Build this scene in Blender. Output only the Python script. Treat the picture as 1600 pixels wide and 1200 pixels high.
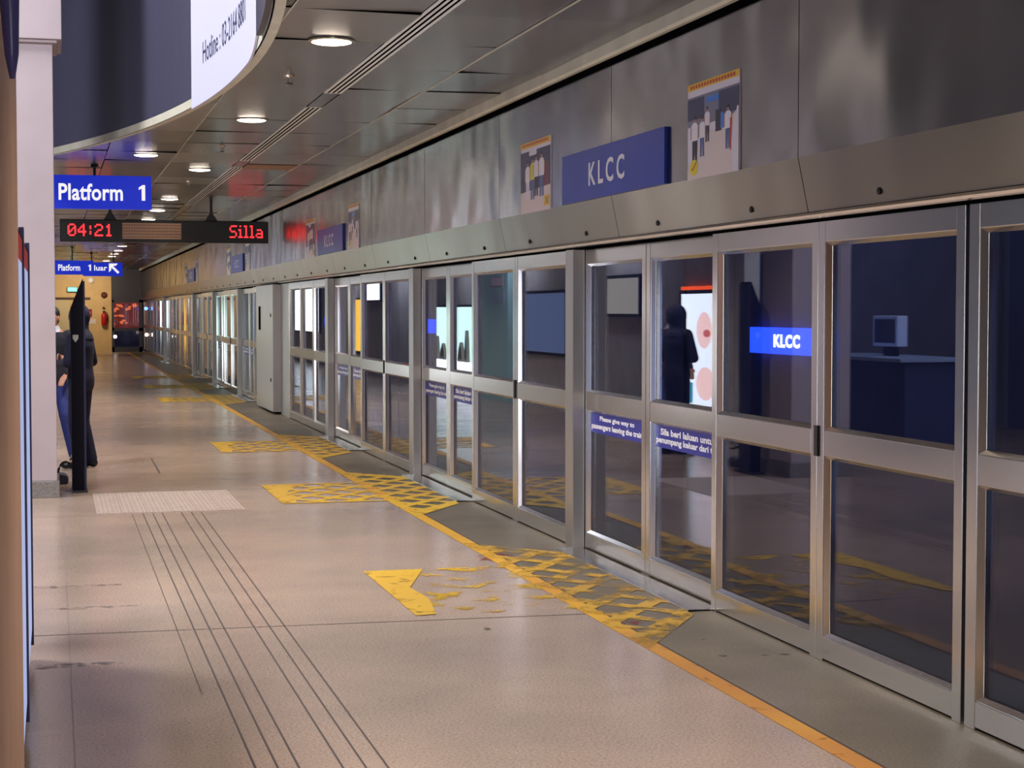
import bpy, bmesh, math, random
from mathutils import Vector, Matrix
random.seed(7)
for o in list(bpy.data.objects): bpy.data.objects.remove(o)
SC = bpy.context.scene
COL = SC.collection

# ------------------------------------------------------------------ camera
F = 2700.0; EYE = 1.68
PITCH = math.atan(115 / F)
YAW = math.atan(717 * math.cos(PITCH) / F)
cd = bpy.data.cameras.new('camera'); cam = bpy.data.objects.new('camera', cd); COL.objects.link(cam)
cd.sensor_width = 36; cd.lens = F / 1600 * 36; cd.clip_start = 0.05; cd.clip_end = 300
cam.location = (0, 0, EYE); cam.rotation_euler = (math.pi/2 - PITCH, 0, -YAW)
SC.camera = cam
# ------------------------------------------------------------------ world + exposure
w = bpy.data.worlds.new('world'); SC.world = w; w.use_nodes = True
w.node_tree.nodes['Background'].inputs[0].default_value = (0.48, 0.47, 0.55, 1)
w.node_tree.nodes['Background'].inputs[1].default_value = 0.55
SC.view_settings.view_transform = 'Standard'; SC.view_settings.look = 'None'
SC.view_settings.gamma = 1; SC.view_settings.use_curve_mapping = False
SC.view_settings.exposure = 0.06

def lin(c):
    return tuple(((v/255)/12.92 if v/255 <= .04045 else ((v/255+.055)/1.055)**2.4) for v in c) + (1,)

# ------------------------------------------------------------------ pixel -> place helpers
RM = cam.rotation_euler.to_matrix()
def ray(x, y): return RM @ Vector(((x-800)/F, -(y-600)/F, -1))
def on_z(x, y, z):
    d = ray(x, y); t = (z-EYE)/d.z; return (d.x*t, d.y*t)
def y_on_x(x, X, y=600):
    d = ray(x, y); return d.y * X / d.x

# ------------------------------------------------------------------ materials
def newmat(name):
    m = bpy.data.materials.new(name); m.use_nodes = True
    return m, m.node_tree, m.node_tree.nodes['Principled BSDF']
def mat(name, rgb, rough=.5, metal=0, emit=None, es=0, var=0, vscale=3, spec=.5, bump=0):
    m, t, b = newmat(name)
    b.inputs['Base Color'].default_value = lin(rgb); b.inputs['Roughness'].default_value = rough
    b.inputs['Metallic'].default_value = metal; b.inputs['Specular IOR Level'].default_value = spec
    if emit is not None:
        b.inputs['Emission Color'].default_value = lin(emit); b.inputs['Emission Strength'].default_value = es
    if var or bump:
        g = t.nodes.new('ShaderNodeNewGeometry')
        n = t.nodes.new('ShaderNodeTexNoise'); n.inputs['Scale'].default_value = vscale; n.inputs['Detail'].default_value = 5
        t.links.new(g.outputs['Position'], n.inputs['Vector'])
        if var:
            r = t.nodes.new('ShaderNodeValToRGB'); r.color_ramp.elements[0].position = .3; r.color_ramp.elements[1].position = .7
            r.color_ramp.elements[0].color = lin(tuple(max(0, c*(1-var)) for c in rgb)); r.color_ramp.elements[1].color = lin(tuple(min(255, c*(1+var)) for c in rgb))
            t.links.new(n.outputs['Fac'], r.inputs[0]); t.links.new(r.outputs[0], b.inputs['Base Color'])
        if bump:
            u = t.nodes.new('ShaderNodeBump'); u.inputs['Strength'].default_value = bump; u.inputs['Distance'].default_value = .01
            t.links.new(n.outputs['Fac'], u.inputs['Height']); t.links.new(u.outputs[0], b.inputs['Normal'])
    return m
def steel(name, rgb, rough, aniso=.75, wave=.0, tang=(0, 1, 0)):
    m, t, b = newmat(name)
    b.inputs['Base Color'].default_value = lin(rgb); b.inputs['Metallic'].default_value = 1
    b.inputs['Anisotropic'].default_value = aniso
    c = t.nodes.new('ShaderNodeCombineXYZ')
    for i in range(3): c.inputs[i].default_value = tang[i]
    t.links.new(c.outputs[0], b.inputs['Tangent'])
    g = t.nodes.new('ShaderNodeNewGeometry')
    mp = t.nodes.new('ShaderNodeMapping'); mp.inputs['Scale'].default_value = (1, 1, 1)
    n = t.nodes.new('ShaderNodeTexNoise'); n.inputs['Scale'].default_value = 2.2; n.inputs['Detail'].default_value = 2
    t.links.new(g.outputs['Position'], mp.inputs[0]); t.links.new(mp.outputs[0], n.inputs['Vector'])
    mr = t.nodes.new('ShaderNodeMapRange'); mr.inputs['To Min'].default_value = rough*.88; mr.inputs['To Max'].default_value = rough*1.12
    t.links.new(n.outputs['Fac'], mr.inputs['Value']); t.links.new(mr.outputs[0], b.inputs['Roughness'])
    if wave:
        n2 = t.nodes.new('ShaderNodeTexNoise'); n2.inputs['Scale'].default_value = 1.3; n2.inputs['Detail'].default_value = 1
        t.links.new(g.outputs['Position'], n2.inputs['Vector'])
        u = t.nodes.new('ShaderNodeBump'); u.inputs['Strength'].default_value = wave; u.inputs['Distance'].default_value = .05
        t.links.new(n2.outputs['Fac'], u.inputs['Height']); t.links.new(u.outputs[0], b.inputs['Normal'])
    return m
def glass(name, tint=(.76, .80, .97), ior=1.41, rough=0.0):
    m = bpy.data.materials.new(name); m.use_nodes = True; t = m.node_tree; t.nodes.clear()
    o = t.nodes.new('ShaderNodeOutputMaterial'); mx = t.nodes.new('ShaderNodeMixShader')
    fr = t.nodes.new('ShaderNodeFresnel'); fr.inputs[0].default_value = ior
    # thin pane: the back face uses the inverse index, so both faces reflect the same share
    ge = t.nodes.new('ShaderNodeNewGeometry'); mr = t.nodes.new('ShaderNodeMapRange')
    mr.inputs['To Min'].default_value = ior; mr.inputs['To Max'].default_value = 1/ior
    t.links.new(ge.outputs['Backfacing'], mr.inputs['Value']); t.links.new(mr.outputs[0], fr.inputs[0])
    tr = t.nodes.new('ShaderNodeBsdfTransparent'); tr.inputs[0].default_value = tint + (1,)
    gl = t.nodes.new('ShaderNodeBsdfGlossy'); gl.inputs['Roughness'].default_value = rough; gl.inputs[0].default_value = (.93, .95, 1, 1)
    t.links.new(fr.outputs[0], mx.inputs[0]); t.links.new(tr.outputs[0], mx.inputs[1]); t.links.new(gl.outputs[0], mx.inputs[2])
    t.links.new(mx.outputs[0], o.inputs[0]); return m
def emi(name, rgb, s, base=(20, 20, 20)):
    return mat(name, base, .5, 0, rgb, s)
def paint(name, rgb, wear, scale=7, rgb2=None):
    """worn floor paint: the floor shows through where it has rubbed off"""
    m, t, b = newmat(name); b.inputs['Roughness'].default_value = .45
    g = t.nodes.new('ShaderNodeNewGeometry')
    n = t.nodes.new('ShaderNodeTexNoise'); n.inputs['Scale'].default_value = scale; n.inputs['Detail'].default_value = 9; n.inputs['Roughness'].default_value = .68
    n3 = t.nodes.new('ShaderNodeTexNoise'); n3.inputs['Scale'].default_value = .55; n3.inputs['Detail'].default_value = 2
    for q in (n, n3): t.links.new(g.outputs['Position'], q.inputs['Vector'])
    r3 = t.nodes.new('ShaderNodeValToRGB'); r3.color_ramp.elements[0].position = .42; r3.color_ramp.elements[1].position = .58
    r3.color_ramp.elements[0].color = lin(rgb); r3.color_ramp.elements[1].color = lin(rgb2 or tuple(c*.86 for c in rgb))
    t.links.new(n3.outputs['Fac'], r3.inputs[0]); t.links.new(r3.outputs[0], b.inputs['Base Color'])
    r = t.nodes.new('ShaderNodeValToRGB'); r.color_ramp.elements[0].position = max(0, wear-.07); r.color_ramp.elements[1].position = min(1, wear+.07)
    t.links.new(n.outputs['Fac'], r.inputs[0]); t.links.new(r.outputs[0], b.inputs['Alpha'])
    return m

def terrazzo(name, c1, c2, rough, fleck, fdens):
    m, t, b = newmat(name)
    g = t.nodes.new('ShaderNodeNewGeometry')
    def noise(s, d=4, r=.6):
        n = t.nodes.new('ShaderNodeTexNoise'); n.inputs['Scale'].default_value = s; n.inputs['Detail'].default_value = d; n.inputs['Roughness'].default_value = r
        t.links.new(g.outputs['Position'], n.inputs['Vector']); return n
    big = noise(.45, 4, .6)
    r = t.nodes.new('ShaderNodeValToRGB'); r.color_ramp.elements[0].position = .34; r.color_ramp.elements[1].position = .66
    r.color_ramp.elements[0].color = lin(c1); r.color_ramp.elements[1].color = lin(c2)
    t.links.new(big.outputs['Fac'], r.inputs[0])
    fl = noise(80, 3, .7)
    fr = t.nodes.new('ShaderNodeValToRGB'); e = fr.color_ramp.elements; e[0].position = .36; e[1].position = .52
    e[0].color = (.62, .58, .55, 1); e[1].color = (1, 1, 1, 1)
    e2 = e.new(.64); e2.color = (1, 1, 1, 1); e3 = e.new(.72); e3.color = tuple([fleck]*3)+(1,)
    t.links.new(fl.outputs['Fac'], fr.inputs[0])
    mx = t.nodes.new('ShaderNodeMix'); mx.data_type = 'RGBA'; mx.blend_type = 'MULTIPLY'; mx.inputs[0].default_value = fdens
    t.links.new(r.outputs[0], mx.inputs[6]); t.links.new(fr.outputs[0], mx.inputs[7]); t.links.new(mx.outputs[2], b.inputs['Base Color'])
    ro = noise(1.3, 5, .6)
    mr = t.nodes.new('ShaderNodeMapRange'); mr.inputs['To Min'].default_value = rough*.7; mr.inputs['To Max'].default_value = rough*1.35
    t.links.new(ro.outputs['Fac'], mr.inputs['Value']); t.links.new(mr.outputs[0], b.inputs['Roughness'])
    return m

M = {}
M['floor'] = terrazzo('terrazzo', (150, 134, 121), (178, 155, 137), .21, 2.0, .85)
M['granite'] = terrazzo('granite_edge', (88, 81, 68), (122, 111, 94), .42, 2.2, 1.0)
M['joint'] = mat('joint', (66, 52, 46), .7)
M['joint_faint'] = mat('joint_faint', (130, 110, 102), .6)
M['stain'] = paint('red_stain', (120, 52, 44), .50, 9)
M['scuff'] = paint('dark_scuff', (70, 60, 52), .56, 12)
M['grime'] = paint('grime', (108, 96, 90), .55, 16)
M['ceil_a'] = mat('ceiling_panel', (130, 131, 138), .24, .75, var=.06, vscale=.7)
M['ceil_b'] = mat('ceiling_panel_dark', (104, 105, 112), .22, .75, var=.06, vscale=.7)
M['ceil_c'] = mat('ceiling_panel_light', (150, 150, 154), .28, .7, var=.05, vscale=.7)  # the three panel tones put uneven reflections into the base colour
M['void'] = mat('upstand_paint', (74, 74, 96), .38, .1, var=.08, vscale=.5)
M['coving'] = mat('coving', (205, 202, 184), .45, var=.05)
M['slot'] = mat('dark_gap', (10, 10, 12), .9, spec=0)
M['steel'] = steel('door_steel', (214, 212, 210), .20, .3, tang=(0, 0, 1))
M['steel_rail'] = steel('rail_steel', (214, 211, 206), .22, .3)
M['post'] = steel('post_steel', (190, 188, 188), .36, .3, tang=(0, 0, 1))
M['fascia'] = steel('brushed_fascia', (158, 158, 160), .24, .88, .6, tang=(0, 0, 1))
M['fascia2'] = steel('brushed_fascia_lower', (156, 150, 138), .30, .8, .2, tang=(0, 0, 1))
M['glass'] = glass('screen_glass')
M['rubber'] = mat('rubber', (24, 24, 28), .6)
M['black'] = mat('black_plastic', (18, 18, 24), .35)
M['blue_sign'] = mat('blue_sign', (32, 58, 160), .32, var=.03)
M['blue_lit'] = mat('blue_sign_backlit', (24, 50, 190), .4, 0, (20, 48, 215), .55)
M['white'] = mat('white_letter', (232, 232, 236), .4)
M['white_lit'] = mat('white_letter_backlit', (240, 240, 240), .4, 0, (255, 255, 255), .75)
M['navy_sticker'] = mat('navy_sticker', (30, 36, 140), .4, 0)
M['column'] = mat('column_paint', (186, 172, 176), .55, var=.02)
M['beige'] = mat('beige_pillar', (212, 172, 146), .55, var=.04)
M['granbase'] = terrazzo('column_base_granite', (120, 116, 114), (160, 154, 150), .4, 1.5, 1)
M['endwall'] = mat('cream_end_wall', (222, 190, 140), .6, var=.03)
M['banner'] = mat('banner_white', (205, 206, 232), .5)
M['ink'] = mat('ink', (38, 42, 84), .5)
M['lamp'] = emi('downlight_lens', (255, 236, 214), 14, (255, 240, 220))
M['lamp_far'] = emi('downlight_lens_far', (255, 222, 190), 5, (255, 240, 220))
M['chrome'] = mat('lamp_trim', (200, 192, 182), .25, 1)
M['vent'] = mat('vent_slats', (250, 249, 246), .3, 0, spec=1)
M['led'] = emi('led_red', (255, 34, 40), 5.0)
M['ledoff'] = mat('led_mesh', (205, 165, 140), .42, .5)  # warm pale tone includes the downlight reflected on the mesh
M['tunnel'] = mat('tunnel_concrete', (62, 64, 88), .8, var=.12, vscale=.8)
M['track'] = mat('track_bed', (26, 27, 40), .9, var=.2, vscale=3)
M['yellow'] = paint('yellow_paint', (200, 162, 44), .39, 7, (190, 150, 50))
M['yellow_worn'] = paint('yellow_paint_worn', (190, 148, 48), .475, 5, (160, 124, 56))
M['yellow_gone'] = paint('yellow_paint_rubbed', (206, 165, 36), .56, 4)
M['yellow_line'] = paint('yellow_line', (204, 154, 46), .35, 8, (182, 124, 56))
M['tactile'] = mat('tactile_tile', (164, 147, 137), .45, var=.05, vscale=9)
M['darkwall'] = mat('hall_wall_dark', (98, 97, 104), .7, var=.1)
M['midwall'] = mat('hall_wall_grey', (196, 192, 190), .6, var=.06)

# ------------------------------------------------------------------ mesh helpers
class G:
    def __init__(s): s.v = []; s.f = []; s.m = []
    def quad(s, pts, mi=0):
        n = len(s.v); s.v += [tuple(p) for p in pts]; s.f.append(tuple(range(n, n+len(pts)))); s.m.append(mi); return s
    def box(s, x0, x1, y0, y1, z0, z1, mi=0):
        n = len(s.v)
        s.v += [(x, y, z) for z in (z0, z1) for y in (y0, y1) for x in (x0, x1)]
        for f in ((0, 2, 3, 1), (4, 5, 7, 6), (0, 1, 5, 4), (2, 6, 7, 3), (0, 4, 6, 2), (1, 3, 7, 5)):
            s.f.append(tuple(n+i for i in f)); s.m.append(mi)
        return s
    def prism(s, poly, axis, a, b, mi=0):
        """poly: 2-D points; axis 'x','y' or 'z' is the extrusion axis"""
        def P(p, t): return {'x': (t, p[0], p[1]), 'y': (p[0], t, p[1]), 'z': (p[0], p[1], t)}[axis]
        n = len(s.v); k = len(poly)
        s.v += [P(p, a) for p in poly] + [P(p, b) for p in poly]
        s.f.append(tuple(range(n, n+k))); s.f.append(tuple(range(n+2*k-1, n+k-1, -1))); s.m += [mi, mi]
        for i in range(k):
            j = (i+1) % k; s.f.append((n+i, n+k+i, n+k+j, n+j)); s.m.append(mi)
        return s
    def lathe(s, c, prof, seg=24, axis='z', mi=0):
        n = len(s.v)
        for (r, h) in prof:
            for i in range(seg):
                a = 2*math.pi*i/seg; u, v = r*math.cos(a), r*math.sin(a)
                s.v.append({'z': (c[0]+u, c[1]+v, c[2]+h), 'y': (c[0]+u, c[1]+h, c[2]+v), 'x': (c[0]+h, c[1]+u, c[2]+v)}[axis])
        for j in range(len(prof)-1):
            for i in range(seg):
                k = (i+1) % seg
                s.f.append((n+j*seg+i, n+j*seg+k, n+(j+1)*seg+k, n+(j+1)*seg+i)); s.m.append(mi)
        s.f.append(tuple(n+i for i in range(seg-1, -1, -1))); s.m.append(mi)
        q = n+(len(prof)-1)*seg; s.f.append(tuple(q+i for i in range(seg))); s.m.append(mi)
        return s
    def tube(s, pts, r, seg=10, mi=0):
        n = len(s.v); pts = [Vector(p) for p in pts]
        for i, p in enumerate(pts):
            d = (pts[min(i+1, len(pts)-1)]-pts[max(i-1, 0)]).normalized()
            u = d.orthogonal().normalized() if abs(d.z) > .9 else d.cross(Vector((0, 0, 1))).normalized()
            v = d.cross(u)
            rr = r[i] if isinstance(r, (list, tuple)) else r
            for k in range(seg):
                a = 2*math.pi*k/seg; s.v.append(tuple(p+u*rr*math.cos(a)+v*rr*math.sin(a)))
        for i in range(len(pts)-1):
            for k in range(seg):
                l = (k+1) % seg; s.f.append((n+i*seg+k, n+i*seg+l, n+(i+1)*seg+l, n+(i+1)*seg+k)); s.m.append(mi)
        s.f.append(tuple(n+k for k in range(seg-1, -1, -1))); s.m.append(mi)
        q = n+(len(pts)-1)*seg; s.f.append(tuple(q+k for k in range(seg))); s.m.append(mi)
        return s
def link_mesh(name, me, mats, parent=None, smooth=False, bevel=0):
    for m in (mats if isinstance(mats, (list, tuple)) else [mats]): me.materials.append(m)
    o = bpy.data.objects.new(name, me); COL.objects.link(o)
    if parent is not None:
        base = parent.matrix_world_loc if hasattr(parent, 'matrix_world_loc') else world_loc(parent)
        me.transform(Matrix.Translation(-base)); o.parent = parent; 
    else:
        vs = me.vertices
        if len(vs):
            mn = [min(v.co[i] for v in vs) for i in range(3)]; mx = [max(v.co[i] for v in vs) for i in range(3)]
            c = Vector(((mn[0]+mx[0])/2, (mn[1]+mx[1])/2, mn[2])); me.transform(Matrix.Translation(-c)); o.location = c
    if smooth:
        for p in me.polygons: p.use_smooth = True
    if bevel:
        b = o.modifiers.new('bevel', 'BEVEL'); b.width = bevel; b.segments = 2; b.limit_method = 'ANGLE'
    return o
def world_loc(o):
    l = Vector((0, 0, 0))
    while o is not None: l = l + Vector(o.location); o = o.parent
    return l
def obj(name, g, mats, parent=None, smooth=False, bevel=0):
    me = bpy.data.meshes.new(name); me.from_pydata(g.v, [], g.f); me.update()
    for p, i in zip(me.polygons, g.m): p.material_index = i
    bm = bmesh.new(); bm.from_mesh(me); bmesh.ops.recalc_face_normals(bm, faces=bm.faces); bm.to_mesh(me); bm.free()
    return link_mesh(name, me, mats, parent, smooth, bevel)
def tag(o, label, cat, group=None, kind=None):
    o['label'] = label; o['category'] = cat
    if group: o['group'] = group
    if kind: o['kind'] = kind
    return o
def thing(name, loc, label, cat, group=None):
    o = bpy.data.objects.new(name, None); COL.objects.link(o); o.location = loc; o.empty_display_size = .1
    return tag(o, label, cat, group)
def struct(name, g, mats, smooth=False, bevel=0):
    o = obj(name, g, mats, None, smooth, bevel); o['kind'] = 'structure'; return o

def text_mesh(s, bold=.0, spacing=1.0, extrude=.0):
    c = bpy.data.curves.new('t', 'FONT'); c.body = s; c.size = 1; c.offset = bold; c.space_character = spacing; c.extrude = extrude
    c.align_x = 'LEFT'; c.resolution_u = 3
    to = bpy.data.objects.new('t', c); COL.objects.link(to)
    me = bpy.data.meshes.new_from_object(to.evaluated_get(bpy.context.evaluated_depsgraph_get()))
    bpy.data.objects.remove(to); bpy.data.curves.remove(c)
    return me
def lettering(s, centre, width, height, right, parent, m, name='lettering', bold=.02, spacing=1.0, up=(0, 0, 1), warp=None, thick=.002):
    """flat letters fitted into width x height, centred, reading along `right`"""
    me = text_mesh(s, bold, spacing, 0)
    xs = [v.co.x for v in me.vertices]; ys = [v.co.y for v in me.vertices]
    x0, x1, y0, y1 = min(xs), max(xs), min(ys), max(ys)
    R = Vector(right); U = Vector(up); C = Vector(centre)
    for v in me.vertices:
        a = ((v.co.x-x0)/(x1-x0)-.5)*width; b = ((v.co.y-y0)/(y1-y0)-.5)*height
        v.co = warp(a, b) if warp else C + R*a + U*b
    return link_mesh(name, me, m, parent)

# ================================================================== SETTING
ZC = 3.36                     # ceiling height
XS = 3.545                    # plane of the platform screen
XF = 3.445                    # face of the upper fascia
CX, CY, CR = -21.33, 11.68, 22.62  # round opening in the ceiling
YEND = 72.0
def arc(y, r=CR): return CX + math.sqrt(max(0, r*r-(y-CY)**2))

# ---- floor
g = G()
g.quad([(-6, -14, 0), (2.93, -14, 0), (2.93, YEND, 0), (-6, YEND, 0)], 0)
g.quad([(2.93, -14, 0), (3.66, -14, 0), (3.66, YEND, 0), (2.93, YEND, 0)], 1)
g.quad([(3.66, -14, 0), (3.66, YEND, 0), (3.66, YEND, -.9), (3.66, -14, -.9)], 1)
def strip(x0, y0, x1, y1, wd, mi, z=.0012):
    d = Vector((x1-x0, y1-y0)).normalized(); n = Vector((-d.y, d.x))*wd/2
    g.quad([(x0+n.x, y0+n.y, z), (x0-n.x, y0-n.y, z), (x1-n.x, y1-n.y, z), (x1+n.x, y1+n.y, z)], mi)
for X in (.70, .78, .856, 1.012, 1.094, 1.173): strip(X, -6, X, 14.55, .0085, 2)
strip(.612, 7.6, .612, 14.55, .005, 2)
strip(-.2, 9.2, 2.93, 9.08, .011, 2)
strip(.06, 2, .06, 14, .006, 3)
for yy in (20.6, 26.3, 32, 37.7): strip(-.9, yy, 2.93, yy, .012, 3)
for yy in (14.5, 16.3, 17.4, 18.6): strip(-.2, yy, 1.7, yy, .008, 3)
strip(2.936, -14, 2.936, YEND, .014, 2)
for (a, b) in (((158, 741), (250, 740)), ((250, 740), (236, 716))):
    p = on_z(*a, 0); q = on_z(*b, 0); strip(p[0], p[1], q[0], q[1], .02, 2)
def blob(px, py, rx, ry, mi, seed, z=.0016):
    c = on_z(px, py, 0); rnd = random.Random(seed); n = 16
    g.quad([(c[0]+rx*math.cos(2*math.pi*i/n)*rnd.uniform(.55, 1.1), c[1]+ry*math.sin(2*math.pi*i/n)*rnd.uniform(.55, 1.1), z) for i in range(n)], mi)
for i, (px, py, rx, ry) in enumerate([(775, 868, .13, .13), (765, 874, .08, .10), (985, 972, .06, .09), (975, 982, .05, .06), (940, 966, .04, .05), (548, 744, .12, .14)]): blob(px, py, rx, ry, 4, i)
for i, (px, py, rx, ry) in enumerate([(1215, 1023, .10, .025), (1130, 1025, .03, .02), (760, 982, .02, .07), (1090, 1000, .08, .03), (605, 887, .04, .02)]): blob(px, py, rx, ry, 5, 40+i)
for i, (px, py, rx, ry) in enumerate([(110, 1040, .35, .06), (120, 916, .36, .05), (135, 950, .30, .05)]): blob(px, py, rx, ry, 6, 60+i)
struct('floor', g, [M['floor'], M['granite'], M['joint'], M['joint_faint'], M['stain'], M['scuff'], M['grime']])

# ---- ceiling of reflective metal panels, clipped along the round opening
def clip(poly, a, b, c):      # keep a*x+b*y >= c
    out = []
    for i in range(len(poly)):
        p, q = poly[i], poly[(i+1) % len(poly)]; dp = a*p[0]+b*p[1]-c; dq = a*q[0]+b*q[1]-c
        if dp >= 0: out.append(p)
        if dp*dq < 0: t = dp/(dp-dq); out.append((p[0]+(q[0]-p[0])*t, p[1]+(q[1]-p[1])*t))
    return out
g = G()
xb = [-1.9, -1.05, -.2, .57, 1.30, 2.04, 2.17, 2.77, 3.40]
rnd = random.Random(3)
L = 1.14
def cell(x0, x1, y0, y1, mi, tilt=0, z=ZC):
    p = [(x0, y0), (x1, y0), (x1, y1), (x0, y1)]
    cx, cy = (x0+x1)/2, (y0+y1)/2
    d = Vector((cx-CX, cy-CY)).normalized()
    p = clip(p, d.x, d.y, d.x*CX+d.y*CY+CR)
    if len(p) < 3: return
    tx, ty = tilt
    g.quad([(x, y, z + tx*(x-cx) + ty*(y-cy)) for x, y in p], mi)
k = 0; y = -12.0
while y < YEND:
    k += 1
    for i in range(len(xb)-1):
        x0, x1 = xb[i], xb[i+1]
        if i == 5: 
            cell(x0+.006, x1-.004, y+.0, y+L, 3, (0, 0), ZC+.001); continue
        mi = rnd.choice([0, 0, 1, 1, 2])
        cell(x0+.004, x1-.004, y+.004, y+L-.004, mi, (rnd.uniform(-.014, .014), rnd.uniform(-.010, .010)))
    y += L
y = -12.0
while y < YEND:
    cell(-1.9, 3.42, y, y+2, 4, (0, 0), ZC+.012); y += 2
struct('ceiling', g, [M['ceil_a'], M['ceil_b'], M['ceil_c'], M['ceil_b'], M['slot']])
g = G()
g.box(2.764, 2.776, -12, YEND, ZC-.006, ZC)
for xx in (1.30,): g.box(xx-.004, xx+.004, 7, YEND, ZC-.003, ZC)
struct('trim_1', g, M['coving'])
# coving along the fascia
g = G().prism([(3.385, 3.29), (3.40, 3.275), (3.445, 3.275), (3.445, 3.37), (3.385, 3.37)], 'y', -12, YEND)
struct('trim_2', g, M['coving'])
g = G().box(3.43, 3.47, -12, YEND, 3.235, 3.275)
struct('trim_3', g, M['slot'])

# ---- round upstand above the ceiling edge
g = G(); ys = [1.5+i*.35 for i in range(56)]
for a, b in zip(ys, ys[1:]):
    g.quad([(arc(a), a, ZC-.02), (arc(b), b, ZC-.02), (arc(b), b, 7.2), (arc(a), a, 7.2)], 0)
    g.quad([(arc(a), a, ZC-.02), (arc(b), b, ZC-.02), (arc(b)+.06, b, ZC-.02), (arc(a)+.06, a, ZC-.02)], 1)
    g.quad([(arc(a)+.06, a, ZC-.02), (arc(b)+.06, b, ZC-.02), (arc(b)+.06, b, ZC+.02), (arc(a)+.06, a, ZC+.02)], 1)
    g.quad([(arc(a)-.012, a, ZC-.02), (arc(b)-.012, b, ZC-.02), (arc(b)-.012, b, ZC+.05), (arc(a)-.012, a, ZC+.05)], 1)
struct('wall_upstand', g, [M['void'], M['coving']], smooth=True)
struct('ceiling_upper', G().box(-6, 3, 0, 26, 7.2, 7.3), M['darkwall'])

# ---- fascia above the screen: vertical band, then a band leaning back to the head rail
g = G(); SEAM = [7.66 - 2.86*7 + 2.86*i for i in range(31)]
for a, b in zip(SEAM, SEAM[1:]):
    if a > YEND: break
    b = min(b, YEND); e = .004
    g.quad([(XF, a+e, 2.41), (XF, b-e, 2.41), (XF, b-e, 3.24), (XF, a+e, 3.24)], 0)
    g.quad([(XF, a+e, 2.41), (XF, b-e, 2.41), (3.50, b-e, 2.15), (3.50, a+e, 2.15)], 1)
g.quad([(3.47, -12, 2.41), (3.47, YEND, 2.41), (3.47, YEND, 3.3), (3.47, -12, 3.3)], 2)
g.quad([(3.46, -12, 2.42), (3.46, YEND, 2.42), (3.515, YEND, 2.145), (3.515, -12, 2.145)], 2)
g.box(3.52, 3.70, -12, YEND, 2.15, 3.3, 2)
wall_r = struct('wall_right', g, [M['fascia'], M['fascia2'], M['slot']])
y = 6.90 - 1.43*2
while y < 48:
    zz = 2.20; xx = 3.50-.055*(zz-2.15)/.26-.001
    obj('screw', G().lathe((xx, y, zz), [(.016, .004), (.016, -.006), (.008, -.010)], 12, 'x'), M['rubber'], wall_r, smooth=False)
    y += 1.43
g = G().prism([(3.474, 2.132), (3.482, 2.144), (3.50, 2.148), (3.56, 2.148), (3.56, 2.118), (3.50, 2.116), (3.480, 2.120)], 'y', -2, YEND)
struct('trim_4', g, M['steel_rail'])
struct('trim_5', G().box(3.525, 3.66, -2, YEND, 2.106, 2.116), M['slot'])

# ---- tunnel beyond the screen
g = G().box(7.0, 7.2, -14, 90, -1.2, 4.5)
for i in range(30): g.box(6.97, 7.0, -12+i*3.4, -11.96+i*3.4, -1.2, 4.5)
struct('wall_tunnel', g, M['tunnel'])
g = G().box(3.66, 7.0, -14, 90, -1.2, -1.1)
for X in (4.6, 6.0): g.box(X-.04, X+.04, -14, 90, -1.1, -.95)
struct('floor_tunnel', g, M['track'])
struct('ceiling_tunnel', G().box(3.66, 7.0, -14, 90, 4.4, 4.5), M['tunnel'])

for y in (2, 8, 14, 20, 28, 36, 46, 58):  # unseen tubes added to turn the darkness behind the glass navy
    t = thing('tunnel_fill', (6.9, y, 2.9), 'added dim blue white fill tube on the tunnel wall behind the glass', 'lamp', 'added fill tubes on the tunnel wall')
    obj('tube', G().box(6.93, 6.97, y-.5, y+.5, 2.88, 2.92), emi('tube_glow', (150, 170, 255), 2), t)
    ld = bpy.data.lights.new('tunnel', 'AREA'); ld.shape = 'RECTANGLE'; ld.size = 1.0; ld.size_y = .1; ld.energy = 16; ld.color = (.42, .50, 1)
    lo = bpy.data.objects.new('tunnel_fill_light', ld); COL.objects.link(lo); lo.parent = t; lo.location = (-1.6, 0, .9); lo.rotation_euler = (0, math.radians(-80), 0)

# ---- left side: near pillar, column, hall walls, end wall
struct('wall_near', G().box(-.75, -.10, 2.2, 5.45, 0, 4.6), M['beige'], bevel=.01)
g = G().box(-.62, .02, 16.0, 16.75, .15, 4.05)
g.box(-.75, .10, 15.95, 16.85, 4.08, 7.2); g.box(-.70, .06, 15.97, 16.8, 4.05, 4.08)
col = thing('column', (-.3, 16.4, 0), 'tall pale lavender painted column with granite foot left of the waiting people', 'column')
obj('shaft', g, M['column'], col, bevel=.006)
obj('plinth', G().box(-.64, .04, 15.98, 16.77, 0, .15), M['granbase'], col, bevel=.004)
struct('wall_left', G().box(-1.2, -1.0, 19.7, YEND, 0, 3.4), M['midwall'])
struct('wall_hall', G().box(-6.2, -6.0, -14, 26, 0, 7.2), M['darkwall'])
struct('wall_hall_end', G().box(-6, -1.2, 22, 22.2, 0, 7.2), M['darkwall'])
struct('wall_behind', G().box(-6, 3.66, -14.2, -14, 0, 7.2), M['midwall'])
struct('wall_end', G().box(-1.2, 2.28, YEND-.4, YEND, 0, 3.4), M['endwall'])

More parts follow.
